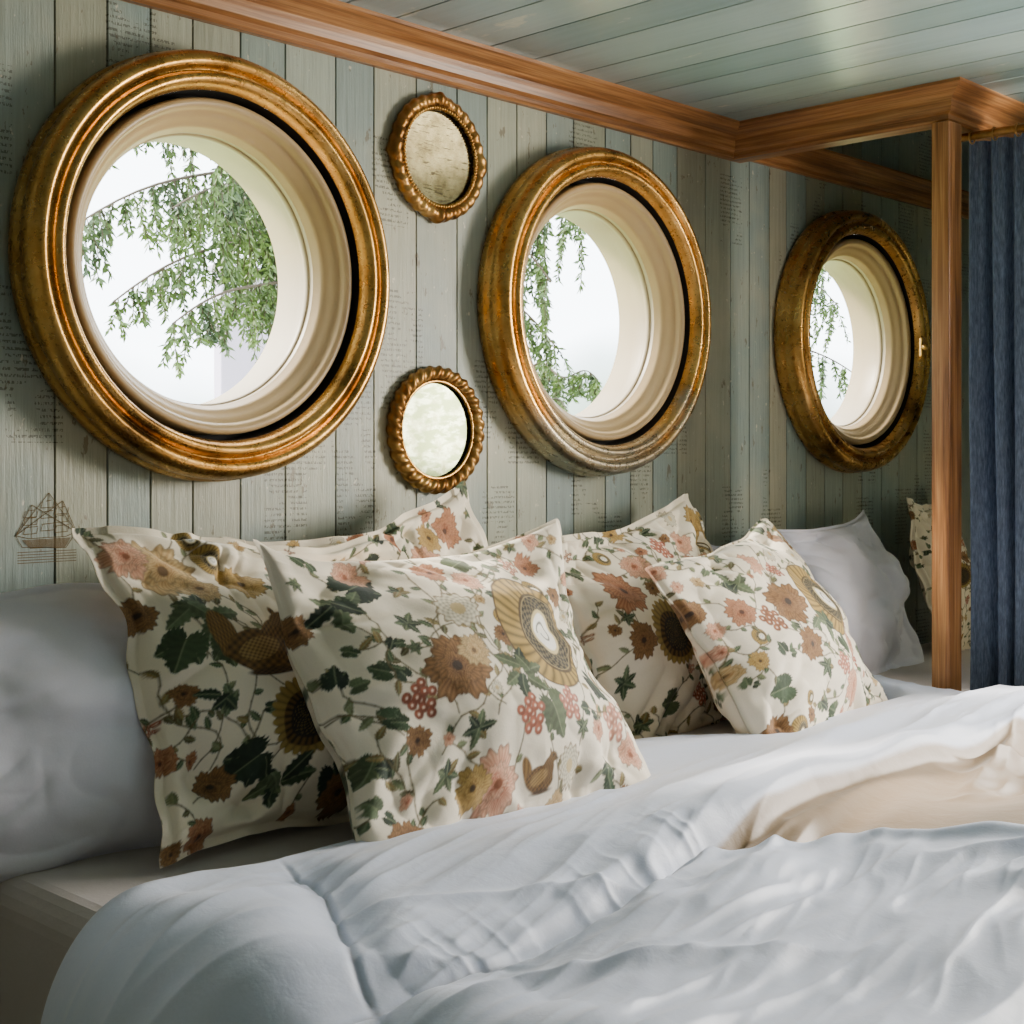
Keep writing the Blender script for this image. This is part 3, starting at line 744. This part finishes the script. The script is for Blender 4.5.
tube(Vector((4.3,2.8,-.3)),Vector((4.25,2.8,4.6)),.12,.05)
branch((4.28,2.8,3.0),(2.0,1.5,2.30),.15,4,(.12,.4),t0=.4)
branch((4.28,2.8,2.75),(2.0,1.45,2.05),.2,5,(.15,.40),t0=.4)
branch((4.28,2.8,2.5),(2.15,1.5,1.80),.15,5,(.1,.35),t0=.4)
branch((4.28,2.8,2.9),(2.45,1.4,2.30),.15,7,(.2,.55),t0=.4)
branch((4.28,2.8,2.6),(2.35,1.5,2.10),.15,7,(.2,.6),t0=.4)
branch((4.28,2.8,2.2),(2.35,1.5,1.75),.15,5,(.15,.4),t0=.5)
branch((4.28,2.8,3.2),(2.30,1.5,2.55),.15,6,(.2,.5),t0=.5)
branch((4.28,2.8,3.1),(4.24,1.5,2.35),.15,4,(.4,.9),t0=.4)
branch((4.28,2.8,2.8),(4.16,1.6,2.05),.15,4,(.3,.7),t0=.4)
branch((4.28,2.8,2.4),(4.18,1.6,1.8),.15,4,(.2,.5),t0=.4)
branch((5.1,2.6,1.65),(4.45,1.6,1.62),.10,3,(.05,.15),.006)
branch((5.0,2.6,1.50),(4.25,1.6,1.50),.10,3,(.05,.15),.006)
tube(Vector((6.5,2.9,-.3)),Vector((6.45,2.9,4.6)),.12,.05)
branch((6.5,2.9,3.0),(6.2,1.6,2.45),.2,5,(.3,.8))
branch((6.5,2.9,2.8),(6.5,1.7,2.2),.2,5,(.3,.7))
branch((6.5,2.9,2.4),(6.1,1.6,1.9),.2,4,(.2,.5))
branch((6.5,2.9,2.2),(6.8,1.7,1.8),.2,3,(.2,.4))
mesh_obj('branches',tv,tf,m_bark,tree); mesh_obj('needles',lv,lf,m_leaf,tree)
m_reflection=mat_simple('painted_reflection',(214,198,226),.7,var=.05)  # lavender of the reflection, painted on the added panel
sh=empty('reflection_stand_in')  # added panel outside, imitates a pale reflection in the first window's pane
box('panel',(3.55,3.0,-.3),(4.9,3.06,H+.83),m_reflection,sh,.005)
box('reflection_top_edge',(3.53,2.98,H+.83),(4.92,3.08,H+.86),m_reflection,sh,.005)
m_grass=mat_simple('meadow',(150,166,110),.9,var=.4)
mesh_obj('ground',[(-30,.3,-.3),(30,.3,-.3),(30,60,-.3),(-30,60,-.3)],[(0,1,2,3)],m_grass)

# ---------------------------------------------------------------- world
w=bpy.data.worlds.new('World'); scene.world=w; w.use_nodes=True; nt=w.node_tree
bg=nt.nodes['Background']; tc=nt.nodes.new('ShaderNodeTexCoord'); sep=nt.nodes.new('ShaderNodeSeparateXYZ')
nt.links.new(tc.outputs['Generated'],sep.inputs[0])
nz2=nt.nodes.new('ShaderNodeTexNoise'); nz2.inputs['Scale'].default_value=9; nt.links.new(tc.outputs['Generated'],nz2.inputs['Vector'])
ad=nt.nodes.new('ShaderNodeMath'); ad.operation='MULTIPLY_ADD'; ad.inputs[1].default_value=.16; nt.links.new(nz2.outputs['Fac'],ad.inputs[0])
sb=nt.nodes.new('ShaderNodeMath'); sb.operation='SUBTRACT'; sb.inputs[1].default_value=.08; nt.links.new(sep.outputs[2],sb.inputs[0]); nt.links.new(sb.outputs[0],ad.inputs[2])
rp=nt.nodes.new('ShaderNodeValToRGB'); e=rp.color_ramp.elements
e[0].position=.0; e[0].color=(.20,.26,.20,1); e[1].position=.09; e[1].color=(.84,.93,1,1)
x=e.new(.04); x.color=(.42,.50,.50,1)
nt.links.new(ad.outputs[0],rp.inputs['Fac']); nt.links.new(rp.outputs[0],bg.inputs['Color']); bg.inputs['Strength'].default_value=11

def area(name,loc,target,sx,sy,power,col):
    l=bpy.data.lights.new(name,'AREA'); l.shape='RECTANGLE'; l.size=sx; l.size_y=sy; l.energy=power; l.color=col
    o=bpy.data.objects.new(name,l); o.location=loc; d=Vector(target)-Vector(loc); o.rotation_euler=d.to_track_quat('-Z','Y').to_euler(); link(o); return o
area('window_daylight',(XR+.12,(DY0+DY1)/2,(DZ0+DZ1)/2+.15),(1.4,-.9,1.0),.6,.7,88,(1,.90,.77))
sl=bpy.data.lights.new('sun','SUN'); sl.energy=18; sl.angle=rad(11); sl.color=(1,.90,.76)
so=bpy.data.objects.new('sun',sl); so.rotation_euler=Vector((.42,-.85,-.72)).to_track_quat('-Z','Y').to_euler(); so.location=(0,4,5); link(so)

# ---------------------------------------------------------------- camera
cam=bpy.data.cameras.new('camera'); co=bpy.data.objects.new('camera',cam); link(co)
cam.sensor_width=36; cam.lens=1406/1024*36; cam.shift_y=-52/1024; cam.clip_start=.02
co.location=(0,-D,H)
co.rotation_euler=(math.pi/2,0,-(math.pi/2-rad(44)))
scene.camera=co
